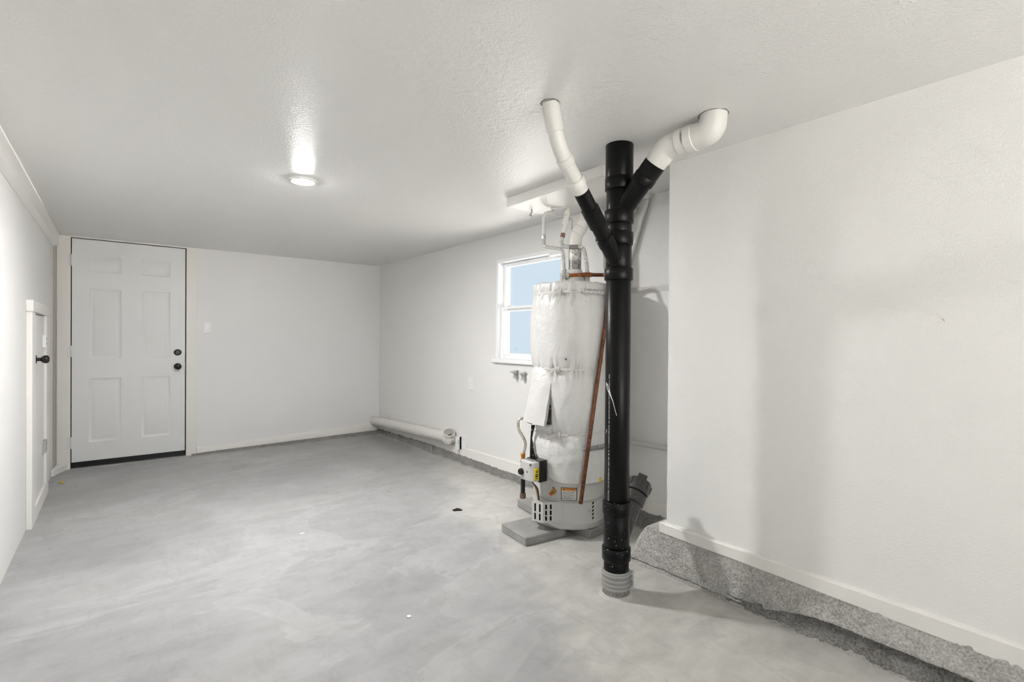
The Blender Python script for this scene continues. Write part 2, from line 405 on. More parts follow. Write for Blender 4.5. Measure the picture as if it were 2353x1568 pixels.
# baseboards
def strip(x_face, x_back, tab_top, tab_bot, y0, y1, n=24):
    mb = MB()
    def P(u, v):
        y = y0+(y1-y0)*u
        zt, zb = lerp_tab(tab_top, y), lerp_tab(tab_bot, y)
        seq = [(x_back, zt+.004), (x_face+.004, zt), (x_face, zt-.005), (x_face, zb), (x_back, zb)]
        x, z = seq[round(v*4)]
        return (x, y, z)
    return mb.grid(n, 5, P)
struct(strip(XP-.022, XP+.005, [(-2.6, .222), (1.6, .236)], [(-2.6, .162), (.2, .164), (1.0, .18), (1.6, .186)], YF, YE+.001).box(XP-.022, XR-.001, YE+.001, YE+.03, .186, .2355).build('baseboard_right', 'trim', bevel=.002), 'white baseboard along the thicker right wall above the rough kerb')
struct(strip(XR-.014, XR+.01, [(1.5, .19), (3.15, .146), (3.92, .136), (5.9, .11)], [(1.5, .115), (3.15, .05), (3.7, .054), (4.6, .06), (5.9, .03)], YE+.03, YB).build('baseboard_recess', 'trim'), 'white painted base strip under the window wall')
def back_strip():
    mb = MB()
    def P(u, v):
        x = .645+(XR-.645)*u
        zt, zb = .04+.07*u, -.012+.03*u
        y, z = [(YB+.01, zt+.003), (YB-.010, zt), (YB-.012, zt-.004), (YB-.012, zb), (YB+.01, zb)][round(v*4)]
        return (x, y, z)
    return mb.grid(20, 5, P)
struct(back_strip().build('baseboard_back', 'casing'), 'white baseboard along the back wall right of the door')

# ------------------------------------------------------------------ rough concrete kerbs
def nz(p, sc, seed=0): return noise.noise(Vector(p)*sc+Vector((seed*3.1, seed*1.7, seed)))
def near_kerb(z_lo, z_hi, nu, nv, y0, y1, seed, top):
    mb = MB()
    def P(u, v):
        y = y0+(y1-y0)*u
        end = 1-ss(1.60, 1.74, y)
        H = .183*end+.012
        if top:   # v: 0 at the crumbled line, then up the face and over the top
            t = v
            lo = .012+.07*ss(1.12, .75, y)
            if t < .62:
                q = t/.62; z = lo+(H-lo)*q; x = 2.146+.030*q+.004*(1-ss(1.4, 1.7, y))
            else:
                q = (t-.62)/.38; z = H+.004*q; x = 2.176+(.045+.33*ss(1.50, 1.56, y))*q
            rough = .008
            r = (nz((x, y, z), 14, seed)*.007+nz((x, y, z), 40, seed)*.006+nz((x, y, z), 95, seed)*.004)*(1-.6*ss(.42, .62, t))
            x -= r*.9*(1-.75*ss(.55, .75, t)); z += r*.5*ss(.2, .4, t)*(1-.85*ss(.5, .65, t)*(1-ss(1.5, 1.56, y)))
            if t == 0: x += .002
        else:
            lo = -.012; hi = .03+.07*ss(1.12, .75, y)
            z = lo+(hi-lo)*v
            x = 2.148+.038*ss(0, .5, v)*ss(1.15, .8, y)-.012*(1-v)
            r = nz((x, y, z), 11, seed)*.016+nz((x, y, z), 34, seed)*.014+nz((x, y, z), 80, seed)*.006
            x -= r
        return (x, y, z)
    return mb.grid(nu, nv, P)
k1 = near_kerb(0, 0, 620, 34, -2.6, 1.74, 1, True).build('trim_5', 'kerb', sharp=180)
struct(k1, 'rough concrete kerb under the thicker right wall')
k2 = near_kerb(0, 0, 480, 16, -2.6, 1.16, 2, False).build('crumbled_foot', 'kerb_dark', k1, sharp=180)
k2['label'] = 'dark crumbled lower edge of the kerb'
mb = MB()
def cove(u, v):
    y = -2.6+4.30*u
    x = 2.150-.055*(1-v)-.008*nz((0, y, 0), 5, 4)-.004*nz((0, y, 0), 30, 4); z = -.004+.016*v*v
    return (x+.02*v, y, z+.002*nz((x, y, 0), 40, 5))
mb.grid(300, 6, cove)
mb.build('mortar_cove', 'cove', k1, sharp=180)
# recess kerb
def rec(u, v):
    y = 1.62+(YB-1.62)*u
    top = lerp_tab([(1.5, .125), (3.15, .056), (3.7, .06), (4.6, .066), (5.9, .04)], y)
    z = fz(y)-.004+(top-fz(y)+.004)*v
    x = 2.546+.018*v
    r = nz((x, y, z), 16, 6)*.006+nz((x, y, z), 60, 6)*.004
    return (x-r, y, z)
k3 = struct(MB().grid(420, 12, rec).build('trim_6', 'kerb_mid', sharp=180), 'grey concrete kerb under the window wall')
def rcove(u, v):
    y = 1.9+(YB-1.9)*u
    x = 2.552-.032*(1-v)*(1+.5*nz((0, y, 0), 4, 8)); return (x, y, fz(y)-.003+.013*v*v+.0015*nz((x, y, 0), 50, 7))
MB().grid(220, 5, rcove).build('mortar_cove', 'cove', k3, sharp=180)
joint = MB()
joint.obox((2.538, 4.53, .015), (.008, 0, 0), (0, .008, 0), (0, .003, .042)); joint.build('mortar_joint', 'cove', k3, bevel=.003)
def bkerb(u, v):
    x = .60+(XR-.60)*u
    y = YB-.010-.075*(1-v)*(1-.35*u); z = fz(YB)-.003+(.018+.030*u)*v**1.5
    r = nz((x, y, z), 18, 9)*.006+nz((x, y, z), 60, 9)*.003
    return (x, y-r, z+.002*nz((x, y, 0), 30, 9))
k4 = struct(MB().grid(240, 8, bkerb).build('trim_7', 'kerb_mid', sharp=180), 'low grey concrete kerb along the back wall')
def bcove(u, v):
    x = .58+(XR-.62)*u
    return (x, YB-.070-.07*(1-v)+.03*u, fz(YB)-.003+.009*v+.0015*nz((x, v, 0), 40, 3))
MB().grid(160, 4, bcove).build('mortar_cove', 'cove', k4, sharp=180)

# ------------------------------------------------------------------ entry door
d1 = struct(bpy.data.objects.new('door_1', None), 'white six-panel entry door with black hardware'); COL.objects.link(d1); d1.location = (0, YB, 0)
sx0, sx1, sz0, sz1 = DX0+.007, DX1-.009, .030, DZ1-.008
px = [sx0, -.187, .044, .198, .421, sx1]; pz = [sz0, .197, .776, .953, 1.590, 1.738, 1.888, sz1]
YS = YB+.002
mb = MB()
for i in range(5):
    for j in range(7):
        if i in (1, 3) and j in (1, 3, 5): continue
        mb.add([(px[i], YS, pz[j]), (px[i+1], YS, pz[j]), (px[i+1], YS, pz[j+1]), (px[i], YS, pz[j+1])], [(0, 1, 2, 3)])
mb.box(sx0, sx1, YS+.012, YS+.04, sz0, sz1)
for a, b, c, d in ((sx0, sz0, sx1, sz0), (sx1, sz0, sx1, sz1), (sx1, sz1, sx0, sz1), (sx0, sz1, sx0, sz0)):
    mb.add([(a, YS, b), (c, YS, d), (c, YS+.03, d), (a, YS+.03, b)], [(0, 1, 2, 3)])
slab = mb.build('door_slab', 'door_paint', d1)
for i in (1, 3):
    for j in (1, 3, 5):
        mb = MB(); rings = [(0, 0), (.008, .006), (.020, .009), (.034, .003), (.040, .002)]
        pts = []
        for ins, dep in rings:
            pts += [(px[i]+ins, YS+dep, pz[j]+ins), (px[i+1]-ins, YS+dep, pz[j]+ins), (px[i+1]-ins, YS+dep, pz[j+1]-ins), (px[i]+ins, YS+dep, pz[j+1]-ins)]
        fs = [(4*k+m, 4*k+(m+1) % 4, 4*k+4+(m+1) % 4, 4*k+4+m) for k in range(4) for m in range(4)]+[(16, 17, 18, 19)]
        mb.add(pts, fs).build('door_panel', 'door_paint', d1, sharp=60)
MB().box(sx0, sx1, YB+.001, YB+.035, -.020, sz0-.002).build('door_sweep', 'black_metal', d1)
MB().box(DX0-.002, DX1+.004, YB-.045, YB+.04, -.034, -.021).build('threshold', 'galv_ring', d1)
MB().box(-.404, DX0, YB-.004, YB+.059, -.03, ZC-.001).build('door_casing', 'casing', d1, bevel=.002)
MB().box(DX1, .643, YB-.004, YB+.059, -.03, ZC-.001).build('door_casing', 'casing', d1, bevel=.002)
MB().box(DX0, DX1, YB-.003, YB+.059, DZ1, ZC-.0005).build('door_head', 'casing', d1)
MB().box(DX0+.0005, DX1-.0005, YB+.044, YB+.0595, -.03, DZ1-.0005).build('door_rebate', 'void', d1)
for zc in (1.836, 1.022, .206):
    h = MB().box(-.332, -.314, YB-.008, YB+.001, zc-.05, zc+.05).rev((-.311, YB-.007, zc-.052), (0, 0, 1), [(.0065, 0), (.0065, .104)], 12).build('hinge', 'door_paint', d1, bevel=.001)
def knob(parent, p, axis, r, mat='black_metal', name='door_knob'):
    prof = [(r*1.12, 0), (r*1.12, .006), (r*.98, .011), (r*.45, .013), (r*.42, .030), (r*.72, .036), (r*1.0, .048), (r*1.02, .058), (r*.85, .068), (r*.45, .073), (0.001, .074)]
    return MB().rev(p, axis, prof, 28, cap1=False).build(name, mat, parent, sharp=50)
knob(d1, (.482, YS-.0005, .866), (0, -1, 0), .028)
MB().rev((.482, YS, 1.004), (0, -1, 0), [(.031, 0), (.031, .012), (.027, .018), (.020, .019), (.018, .025), (.001, .026)], 28, cap1=False).build('deadbolt', 'black_metal', d1, sharp=50)
MB().box(.5445, .5535, YB-.007, YB+.006, .825, .91).build('strike_plate', 'black_metal', d1)

# ------------------------------------------------------------------ low access door in the left wall
d2 = struct(bpy.data.objects.new('door_2', None), 'low white access door in the left wall with black knob'); COL.objects.link(d2); d2.location = (XL, 4.7, 0)
ay0, ay1, az0, az1 = 4.20, 5.17, -.025, 1.378
XA = XL+.028
MB().box(XL, XA, ay0, ay0+.17, az0, az1-.07).build('frame_stile', 'trim', d2, bevel=.003)
MB().box(XL, XA, ay1-.15, ay1, az0, az1-.07).build('frame_stile', 'trim', d2, bevel=.003)
MB().box(XL, XA+.006, ay0-.012, ay1+.01, az1-.07, az1).build('frame_head', 'trim', d2, bevel=.003)
MB().box(XL, XA, ay0+.17, ay1-.15, az0, az0+.10).build('frame_sill', 'trim', d2, bevel=.003)
MB().box(XL, XL+.013, ay0+.175, ay1-.155, az0+.105, az1-.078).build('door_leaf', 'trim', d2, bevel=.002)
knob(d2, (XL+.013, 4.46, 1.007), (1, 0, 0), .026)
for zc, m in ((1.12, 'white_gloss'), (.355, 'galv_ring')):
    h = MB().box(XL+.010, XA+.003, 4.93, 5.028, zc-.045, zc+.045).build('hinge', m, d2, bevel=.001)
    for dz in (-.018, .018): MB().box(XA+.0025, XA+.0036, 4.965, 4.99, zc+dz-.008, zc+dz+.008).build('hinge_slot', 'enamel_dark', h)

# ------------------------------------------------------------------ window
w1 = struct(bpy.data.objects.new('window_1', None), 'white vinyl sash window showing pale blue sky'); COL.objects.link(w1); w1.location = (XR, (WY0+WY1)/2, WZ0)
xo = XR+.10          # outside plane of the frame
for (y0, y1, z0, z1, nm) in ((WY1-.03, WY1, WZ0, WZ1, 'jamb'), (WY0, WY0+.03, WZ0, WZ1, 'jamb'), (WY0+.03, WY1-.03, WZ1-.03, WZ1, 'head')):
    MB().box(XR-.004, xo, y0, y1, z0, z1).build('window_'+nm, 'vinyl_white', w1, bevel=.003)
MB().box(XR-.03, xo, WY0-.01, WY1+.025, WZ0-.028, WZ0+.004).build('window_sill', 'vinyl_white', w1, bevel=.004)
zm = 1.412
def sash(y0, y1, z0, z1, x0, x1, wd, nm, wb=None):
    wb = wb or wd
    f = MB().box(x0, x1, y0, y0+wd, z0, z1).box(x0, x1, y1-wd, y1, z0, z1).box(x0, x1, y0+wd, y1-wd, z1-wd, z1).box(x0, x1, y0+wd, y1-wd, z0, z0+wb).build(nm, 'vinyl_white', w1, bevel=.003)
    MB().box((x0+x1)/2-.002, (x0+x1)/2+.002, y0+wd-.004, y1-wd+.004, z0+wb-.004, z1-wd+.004).build('pane', 'glass', f)
    return f
sash(WY0+.03, WY1-.03, zm-.012, WZ1-.03, XR+.060, XR+.085, .034, 'upper_sash', .034)
lo = sash(WY0+.03, WY1-.03, WZ0+.004, zm+.022, XR+.030, XR+.056, .040, 'lower_sash', .050)
MB().box(XR+.026, XR+.0305, WY0+.36, WY1-.12, zm-.006, zm+.001).build('finger_rail', 'enamel', lo)
MB().obox((XR+.045, WY1-.14, zm+.028), (.012, 0, 0), (0, .03, 0), (0, 0, .006)).build('sash_lock', 'vinyl_white', lo, bevel=.003)
MB().box(XR-.012, XR+.03, WY0+.02, WY0+.15, WZ1-.050, WZ1-.006).build('blind_bracket', 'white_gloss', w1, bevel=.002)

# ------------------------------------------------------------------ ceiling light
LX, LY = .83, 2.965
lt = thing('ceiling_light', (LX, LY, ZC), 'small round lit disc light on the ceiling', 'ceiling light')
MB().rev((LX, LY, ZC), (0, 0, -1), [(.075, 0), (.075, .004), (.071, .009), (.0605, .011), (.060, .009)], 48, cap1=False).build('trim_ring', 'white_gloss', lt)
MB().rev((LX, LY, ZC-.009), (0, 0, -1), [(.0598, 0), (.0590, .002), (.050, .0042), (.032, .0056), (.012, .006), (.001, .0061)], 40, cap0=False, cap1=False).build('diffuser', 'lamp', lt)

# ------------------------------------------------------------------ black drain stack
SXY = V(1.805, 1.503, 0)
st = thing('drain_stack', (SXY.x, SXY.y, 0), 'tall black plastic drain stack with white painted branches rising into the ceiling', 'drain pipe')
R4 = .0565; RH = .0655
def vz(z): return V(SXY.x, SXY.y, z)
def stack_piece(name, z0, z1, r, mat='abs', lip=.003):
    return MB().rev(vz(z0), (0, 0, 1), [(r-lip, 0), (r, lip), (r, z1-z0-lip), (r-lip, z1-z0)], 40).build(name, mat, st, sharp=50)
stack_piece('hub', 1.845, 2.051, .0625)
stack_piece('hub_ring', 1.842, 1.900, .0645)
stack_piece('wye_body', 1.70, 1.85, .0575)
stack_piece('hub', 1.690, 1.751, RH)
stack_piece('pipe_section', 1.640, 1.700, R4+.001)
stack_piece('hub', 1.592, 1.652, RH-.001)
stack_piece('wye_body', 1.48, 1.60, R4+.0015)
stack_piece('hub', 1.433, 1.489, RH-.001)
long_pipe = stack_piece('pipe_section', .40, 1.45, R4)
stack_piece('hub', .366, .427, RH-.002)
stack_piece('wye_body', .20, .372, R4+.002)
stack_piece('hub', .157, .217, RH-.0005)
stack_piece('pipe_section', .09, .165, R4)
MB().rev(vz(1.995), (0, 0, 1), [(.065, 0), (.068, .04), (.072, .0545)], 40).build('ceiling_caulk', 'pvc', st) if False else None
# shielded coupling at the floor
cp = MB().rev(vz(.030), (0, 0, 1), [(.0625, 0)]+[(.0625+.0022*math.sin(k*PI/1.0)**2+(.0022 if (k//2) % 2 else 0), .002+k*.0042) for k in range(19)]+[(.061, .083)], 44).build('shielded_coupling', 'coupling_steel', st)
for zc in (.040, .058, .078, .1):
    MB().rev(vz(zc-.0045), (0, 0, 1), [(.0635, 0), (.0668, .001), (.0668, .008), (.0635, .009)], 44, False, False).build('clamp_band', 'galv_ring', cp)
    rdir = V(rr.x, rr.y, 0).normalized()
    c = vz(zc)+rdir*.071+V(-fw.x, -fw.y, 0)*.010
    MB().obox(c, rdir*.006, V(-fw.x, -fw.y, 0)*.009, (0, 0, .006)).build('clamp_screw', 'galv_ring', cp, bevel=.002)
MB().rev(vz(-.03), (0, 0, 1), [(.066, 0), (.063, .03), (.0600, .062)], 40).build('floor_stub', 'kerb_mid', st)
# mortar collar at the floor
mb = MB()
mb.grid(48, 6, lambda u, v: (SXY.x+math.cos(2*PI*u)*(.062+.030*v*(1+.5*nz((math.cos(2*PI*u), math.sin(2*PI*u), 0), 2.5, 3))), SXY.y+math.sin(2*PI*u)*(.062+.030*v*(1+.5*nz((math.cos(2*PI*u), math.sin(2*PI*u), 0), 2.5, 3))), .010*(1-v)**1.5-.0015+.0012*nz((u*9, v*3, 0), 2, 1)), True)
mb.build('mortar_collar', 'floor', st)
# left branch: 45 degree wye, black then painted white up to the ceiling
BL = [vz(1.500), V(1.330, 1.408, 1.905), V(1.278, 1.398, 2.053)]
dL = (BL[1]-BL[0]).normalized()
def ptL(t): return BL[0]+dL*t
LLEN = (BL[1]-BL[0]).length
MB().tube([ptL(.02), ptL(.15)], .037, 24).build('wye_branch', 'abs', st)
MB().rev(ptL(.125), dL, [(.035, 0), (.0395, .004), (.0395, .05), (.036, .053)], 28).build('branch_hub', 'abs', st)
MB().tube([ptL(.16), ptL(.27)], .0335, 24).build('branch_pipe', 'abs', st)
MB().rev(ptL(.235), dL, [(.0345, 0), (.0385, .004), (.0385, .095), (.035, .098)], 28).build('branch_coupling', 'abs', st)
MB().tube([ptL(.31), ptL(.422)], .0325, 24).build('branch_pipe', 'abs', st)
wb_ = MB().tube([ptL(.418), ptL(.452)], [.0325, .0335], 24).build('painted_pipe', 'pvc', st)
MB().rev(ptL(.440), dL, [(.0335, 0), (.0372, .006), (.0372, .03), (.033, .036)], 28).build('painted_hub', 'pvc', st)
pth = arc_path([ptL(.46), BL[1], BL[2]], .06, 8)
MB().tube(pth, .0300, 24).build('painted_pipe', 'pvc', st)
q1 = BL[1]-dL*.055
MB().rev(q1-dL*.03, dL, [(.031, 0), (.0345, .004), (.0345, .03), (.031, .034)], 28).build('painted_hub', 'pvc', st)
e2 = (BL[2]-BL[1]).normalized()
MB().rev(BL[1]+e2*.05, e2, [(.0305, 0), (.0335, .004), (.0335, .0955), (.031, .1)], 28).build('painted_hub', 'pvc', st)
# right branch: 45 degree wye toward the viewer along the wall, then under the ceiling and up
R3 = .0445
b0 = vz(1.735); dR = V(.05, -.70, .70).normalized()
def ptR(t): return b0+dR*t
MB().tube([ptR(.03), ptR(.2)], .0455, 28).build('wye_branch', 'abs', st)
MB().rev(ptR(.165), dR, [(.046, 0), (.051, .004), (.051, .035), (.049, .038)], 32).build('branch_hub', 'abs', st)
MB().tube([ptR(.19), ptR(.262)], .0485, 28).build('branch_pipe', 'abs', st)
MB().tube([ptR(.258), ptR(.30)], .0475, 28).build('painted_pipe', 'pvc', st)
kR = ptR(.335); eR = V(kR.x+.016, 1.115, 1.985)
hd = (eR-kR).normalized()
pth = arc_path([ptR(.285), kR, kR+hd*.075], .06, 8)
MB().tube(pth, .0505, 28).build('painted_elbow', 'pvc', st)
MB().rev(kR+hd*.055, hd, [(.050, 0), (.0545, .004), (.0545, .042), (.050, .045)], 32).build('painted_hub', 'pvc', st)
MB().rev(kR+hd*.10, hd, [(.0475, 0), (.0475, .05)], 32).build('painted_pipe', 'pvc', st)
L2 = (eR-kR).length
MB().rev(kR+hd*(L2*.55), hd, [(.050, 0), (.0545, .004), (.0545, .042), (.051, .046)], 32).build('painted_hub', 'pvc', st)
pth = arc_path([kR+hd*(L2*.62), kR+hd*(L2+.045), kR+hd*(L2+.052)+V(0, 0, .075)], .068, 12)
MB().tube(pth, [.0515+.003*math.sin(PI*k/(len(pth)-1)) for k in range(len(pth))], 28).build('painted_elbow', 'pvc', st)
# cleanout at the foot
c0 = vz(.235); dC = V(.235, .030, .262).normalized()
def ptC(t): return c0+dC*t
MB().tube([ptC(.0), ptC(.24)], .047, 28).build('cleanout_branch', 'abs_dusty', st)
MB().rev(ptC(.195), dC, [(.048, 0), (.0535, .004), (.0535, .052), (.050, .056)], 32).build('cleanout_hub', 'abs_dusty', st)
pl = MB().rev(ptC(.255), dC, [(.054, 0), (.0565, .003), (.0565, .052), (.052, .062), (.030, .066)], 32).build('cleanout_plug', 'abs_dusty', st)
e1 = dC.orthogonal().normalized(); e2 = dC.cross(e1)
for k in range(8):
    a = 2*PI*k/8; rd = e1*math.cos(a)+e2*math.sin(a)
    MB().obox(ptC(.255+.036)+rd*.0565, rd*.004, dC.cross(rd)*.004, dC*.016).build('lug', 'abs_dusty', pl, bevel=.001)
MB().obox(ptC(.255+.078), e1*.022, e2*.022, dC*.016).build('square_head', 'abs_dusty', pl, bevel=.003)
def gap_ring(c, r, seed, name='ceiling_gap', mat='wood_gap'):
    mb = MB()
    mb.grid(40, 2, lambda u, v: (c.x+math.cos(2*PI*u)*(r-.004+v*(.006+.005*nz((math.cos(2*PI*u)*2, math.sin(2*PI*u)*2, seed), 2.2, seed))), c.y+math.sin(2*PI*u)*(r-.004+v*(.006+.005*nz((math.cos(2*PI*u)*2, math.sin(2*PI*u)*2, seed), 2.2, seed))), ZC-.0006), True)
    mb.build(name, mat, st)
gap_ring(kR+hd*(L2+.049), .0555, 3); gap_ring(V(1.2785, 1.398, 0), .0345, 5); gap_ring(SXY, .0635, 8, 'ceiling_caulk', 'pvc')
# printed line on the pipe
TXT = '00000  4" COEX ABS CELLULAR CORE DWV SCH 40 PIPE  UPC  ASTM F628-22 NSF/ANSI 14  m   00  000  0000  JMPIPE  NON-PRESSURE USE ONLY  MADE IN USA'
vs_, fs = text_mesh(TXT, .0105)
wd = max(v.x for v in vs_); kx = .572/wd
camdir = math.atan2(-SXY.y, -SXY.x)
th0 = camdir-math.radians(41)
pts = []
for v in vs_:
    a = th0+(v.y-.003)/R4+math.radians(0)
    pts.append((SXY.x+math.cos(a)*(R4+.0004), SXY.y+math.sin(a)*(R4+.0004), 1.006-v.x*kx))
MB().add(pts, fs).build('pipe_print', 'ink_white', long_pipe, sharp=180)
# smear of white paint
def smear(poly_pts, width, nm):
    mb = MB(); L, Rr = [], []
    for k, (dx, z) in enumerate(poly_pts):
        wv = width[k]
        for arr, sg in ((L, -1), (Rr, 1)):
            a = camdir+math.asin(max(-.98, min(.98, (dx+sg*wv)/R4)))
            arr.append((SXY.x+math.cos(a)*(R4+.0006), SXY.y+math.sin(a)*(R4+.0006), z))
    n = len(L); mb.add(L+Rr, [(i, i+1, n+i+1, n+i) for i in range(n-1)]); mb.build(nm, 'paint_smear', long_pipe, sharp=180)
smear([(-.049, .968), (-.046, .955), (-.042, .945), (-.038, .930), (-.033, .917), (-.028, .905), (-.020, .885), (-.011, .850), (-.003, .822)], [.001, .0042, .0058, .005, .003, .0022, .0014, .001, .0013], 'paint_smear')
smear([(-.0475, .756), (-.0465, .748), (-.0485, .741), (-.050, .736)], [.0006, .0012, .0008, .0004], 'paint_smear')

# ------------------------------------------------------------------ concrete pavers
def paver(cx, cy, sx, sy, rot, label, z0=-.006, z1=.045):
    c, s_ = math.cos(rot), math.sin(rot)
    mb = MB(); mb.obox((cx, cy, (z0+z1)/2), (c*sx/2, s_*sx/2, 0), (-s_*sy/2, c*sy/2, 0), (0, 0, (z1-z0)/2))
    tag(mb.build('concrete_paver', 'paver', bevel=.006), label, 'paver', 'pavers under the water heater')
paver(1.967, 2.270, .29, .265, math.radians(-6), 'square grey concrete paver jutting out left under the water heater')
paver(2.300, 2.150, .27, .27, math.radians(4), 'grey concrete paver under the water heater next to the black drain stack')
paver(2.330, 2.560, .30, .27, math.radians(-8), 'grey concrete paver behind the water heater on the window side')

# ------------------------------------------------------------------ water heater
TX, TY = 2.238, 2.248
T = V(TX, TY, 0)
wh = thing('water_heater', (TX, TY, .045), 'tall gas water heater wrapped in a tied white insulation jacket', 'water heater')
def cyl(theta, r, z): return V(TX+math.cos(theta)*r, TY+math.sin(theta)*r, z)
D = math.radians
RT = .222
MB().rev((TX, TY, .048), (0, 0, 1), [(.222, 0), (RT+.007, .002), (RT+.007, .022), (RT+.002, .030)], 64).build('base_ring', 'galv_ring', wh, sharp=40)
MB().rev((TX, TY, .074), (0, 0, 1), [(RT+.002, 0), (RT+.002, .132), (RT, .134)], 64).build('skirt', 'enamel', wh)
MB().rev((TX, TY, .205), (0, 0, 1), [(RT+.003, 0), (RT+.005, .004), (RT+.002, .010), (RT-.001, .012)], 64).build('seam_ring', 'galv_ring', wh)
MB().rev((TX, TY, .216), (0, 0, 1), [(RT, 0), (RT, 1.275), (.20, 1.285), (.05, 1.287)], 64).build('tank_body', 'enamel', wh)
# insulation jacket
PROF = [(.30, .243), (.36, .247), (.45, .248), (.53, .243), (.575, .232), (.603, .226), (.635, .234), (.70, .241), (.82, .243), (.93, .239), (.965, .231), (.984, .226), (1.01, .233), (1.06, .241), (1.15, .2445), (1.27, .243), (1.37, .238), (1.415, .230), (1.438, .2255), (1.455, .229), (1.475, .2295), (1.495, .2265)]
ZS = [.603, .984, 1.438]
def zbot(th):
    d_ = math.degrees(th) % 360      # 180 = -x side
    return lerp_tab([(0, .315), (120, .33), (150, .44), (176, .465), (184, .44), (189, .38), (194, .348), (206, .331), (222, .322), (360, .315)], d_)
NU, NV = 200, 150
mb = MB()
idx = {}
def jr(th, z):
    r = lerp_tab(PROF, z)
    pl_ = 0
    for zs_ in ZS:
        w_ = math.exp(-((z-zs_)/.055)**2)
        pl_ += w_*(.0085*math.sin(th*31+3.5*math.sin(th*4+zs_*9)+2.0*math.sin(th*11+zs_*5))*abs(math.sin(th*4.5+zs_*7+1.3*math.sin(th*2)))**1.2-.001)*(1-math.exp(-((z-zs_)/.010)**2))
    p = (math.cos(th)*3, math.sin(th)*3, z*4)
    return r+pl_+.004*noise.noise(Vector(p)*1.4)+.0018*noise.noise(Vector((p[0]*3, p[1]*3, p[2]*5)))
verts = []; faces = []
for j in range(NV):
    v = j/(NV-1)
    for i in range(NU):
        th = 2*PI*i/NU; z = zbot(th)+(1.495-zbot(th))*v
        if j == NV-1: z += .004*math.sin(th*11)+.003*math.sin(th*23+1)
        verts.append(cyl(th, jr(th, z), z))
for j in range(NV-1):
    for i in range(NU):
        th = 360*(i+.5)/NU; zc = verts[j*NU+i].z
        # opening left of the centre of the front, where the flap hangs out
        if .655 < zc < .972 and 176 < th < 199.5-3.5*ss(.75, .97, zc): continue
        i2 = (i+1) % NU
        faces.append((j*NU+i, j*NU+i2, (j+1)*NU+i2, (j+1)*NU+i))
base = len(verts)
for k, (r, dz) in enumerate(((.205, .004), (.12, .006), (.05, .007))):
    for i in range(NU):
        th = 2*PI*i/NU; verts.append(cyl(th, r, 1.497+dz+.003*math.sin(th*9+k)))
prev = (NV-1)*NU
for k in range(3):
    cur = base+k*NU
    for i in range(NU):
        i2 = (i+1) % NU; faces.append((prev+i, prev+i2, cur+i2, cur+i))
    prev = cur
jk = MB().add(verts, faces).build('insulation_jacket', 'vinyl', wh, sharp=180, thick=.006)
# small dark tear
MB().obox(cyl(D(-140), .2425, 1.046), cyl(D(-140), 1, 0)*0+V(.002, -.002, 0), (.002, .002, 0), (0, 0, .005)).build('tear', 'ink', jk)
# flap
A = [V(1.990, 2.300, .992), V(2.022, 2.172, .984), V(1.913, 2.315, .672), V(1.945, 2.165, .655)]
nrm = (A[1]-A[0]).cross(A[2]-A[0]).normalized()
if nrm.x > 0: nrm = -nrm
def flap(u, v):
    p = (A[0]*(1-u)+A[1]*u)*(1-v)+(A[2]*(1-u)+A[3]*u)*v
    b = .012*math.sin(PI*min(1, max(0, u)))*math.sin(PI*min(1, v*1.05))**.6
    return p+nrm*(b-.004+.003*noise.noise(p*25))
def flap_in(u, v):
    return flap(u, v)-nrm*(.010+.030*ss(0, .25, v)*(1-.3*(v)))
mb = MB(); n = 22
fo = [flap(i/(n-1), j/(n-1)) for j in range(n) for i in range(n)]; fi = [flap_in(.02+.96*i/(n-1), j/(n-1)) for j in range(n) for i in range(n)]
fcs = [(j*n+i, j*n+i+1, (j+1)*n+i+1, (j+1)*n+i) for j in range(n-1) for i in range(n-1)]
N2 = n*n
fcs2 = [(N2+a, N2+d_, N2+c, N2+b) for a, b, c, d_ in fcs]
edge = [(i, i+1) for i in range(n-1)]+[(j*n+n-1, (j+1)*n+n-1) for j in range(n-1)]+[((n-1)*n+i+1, (n-1)*n+i) for i in range(n-1)]+[((j+1)*n, j*n) for j in range(n-1)]
mb.add(fo+fi, fcs+fcs2+[(a, N2+a, N2+b, b) for a, b in edge]).build('jacket_flap', 'vinyl', wh, sharp=70)
# what shows in the opening: grey control shield and a strip of the rating plate
def patch(th0_, th1_, z0, z1, r, n=8):
    return MB().grid(n, 2, lambda u, v: cyl(D(th0_+(th1_-th0_)*u), r, z0+(z1-z0)*v))
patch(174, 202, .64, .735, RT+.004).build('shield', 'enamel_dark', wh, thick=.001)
patch(174, 202, .737, .744, RT+.0045).build('plate_line', 'red', wh, thick=.0005)
patch(174, 202, .748, .84, RT+.0042).build('rating_plate', 'label_white', wh, thick=.0005)
for k in range(5): patch(188+2.2*k, 189.3+2.2*k, .752, .772, RT+.0052, 3).build('plate_print', 'ink', wh, thick=.0003)
# lower fold of the jacket below the opening
patch(172, 201, .605, .657, .243, 16).build('jacket_fold', 'vinyl', wh, thick=.006)
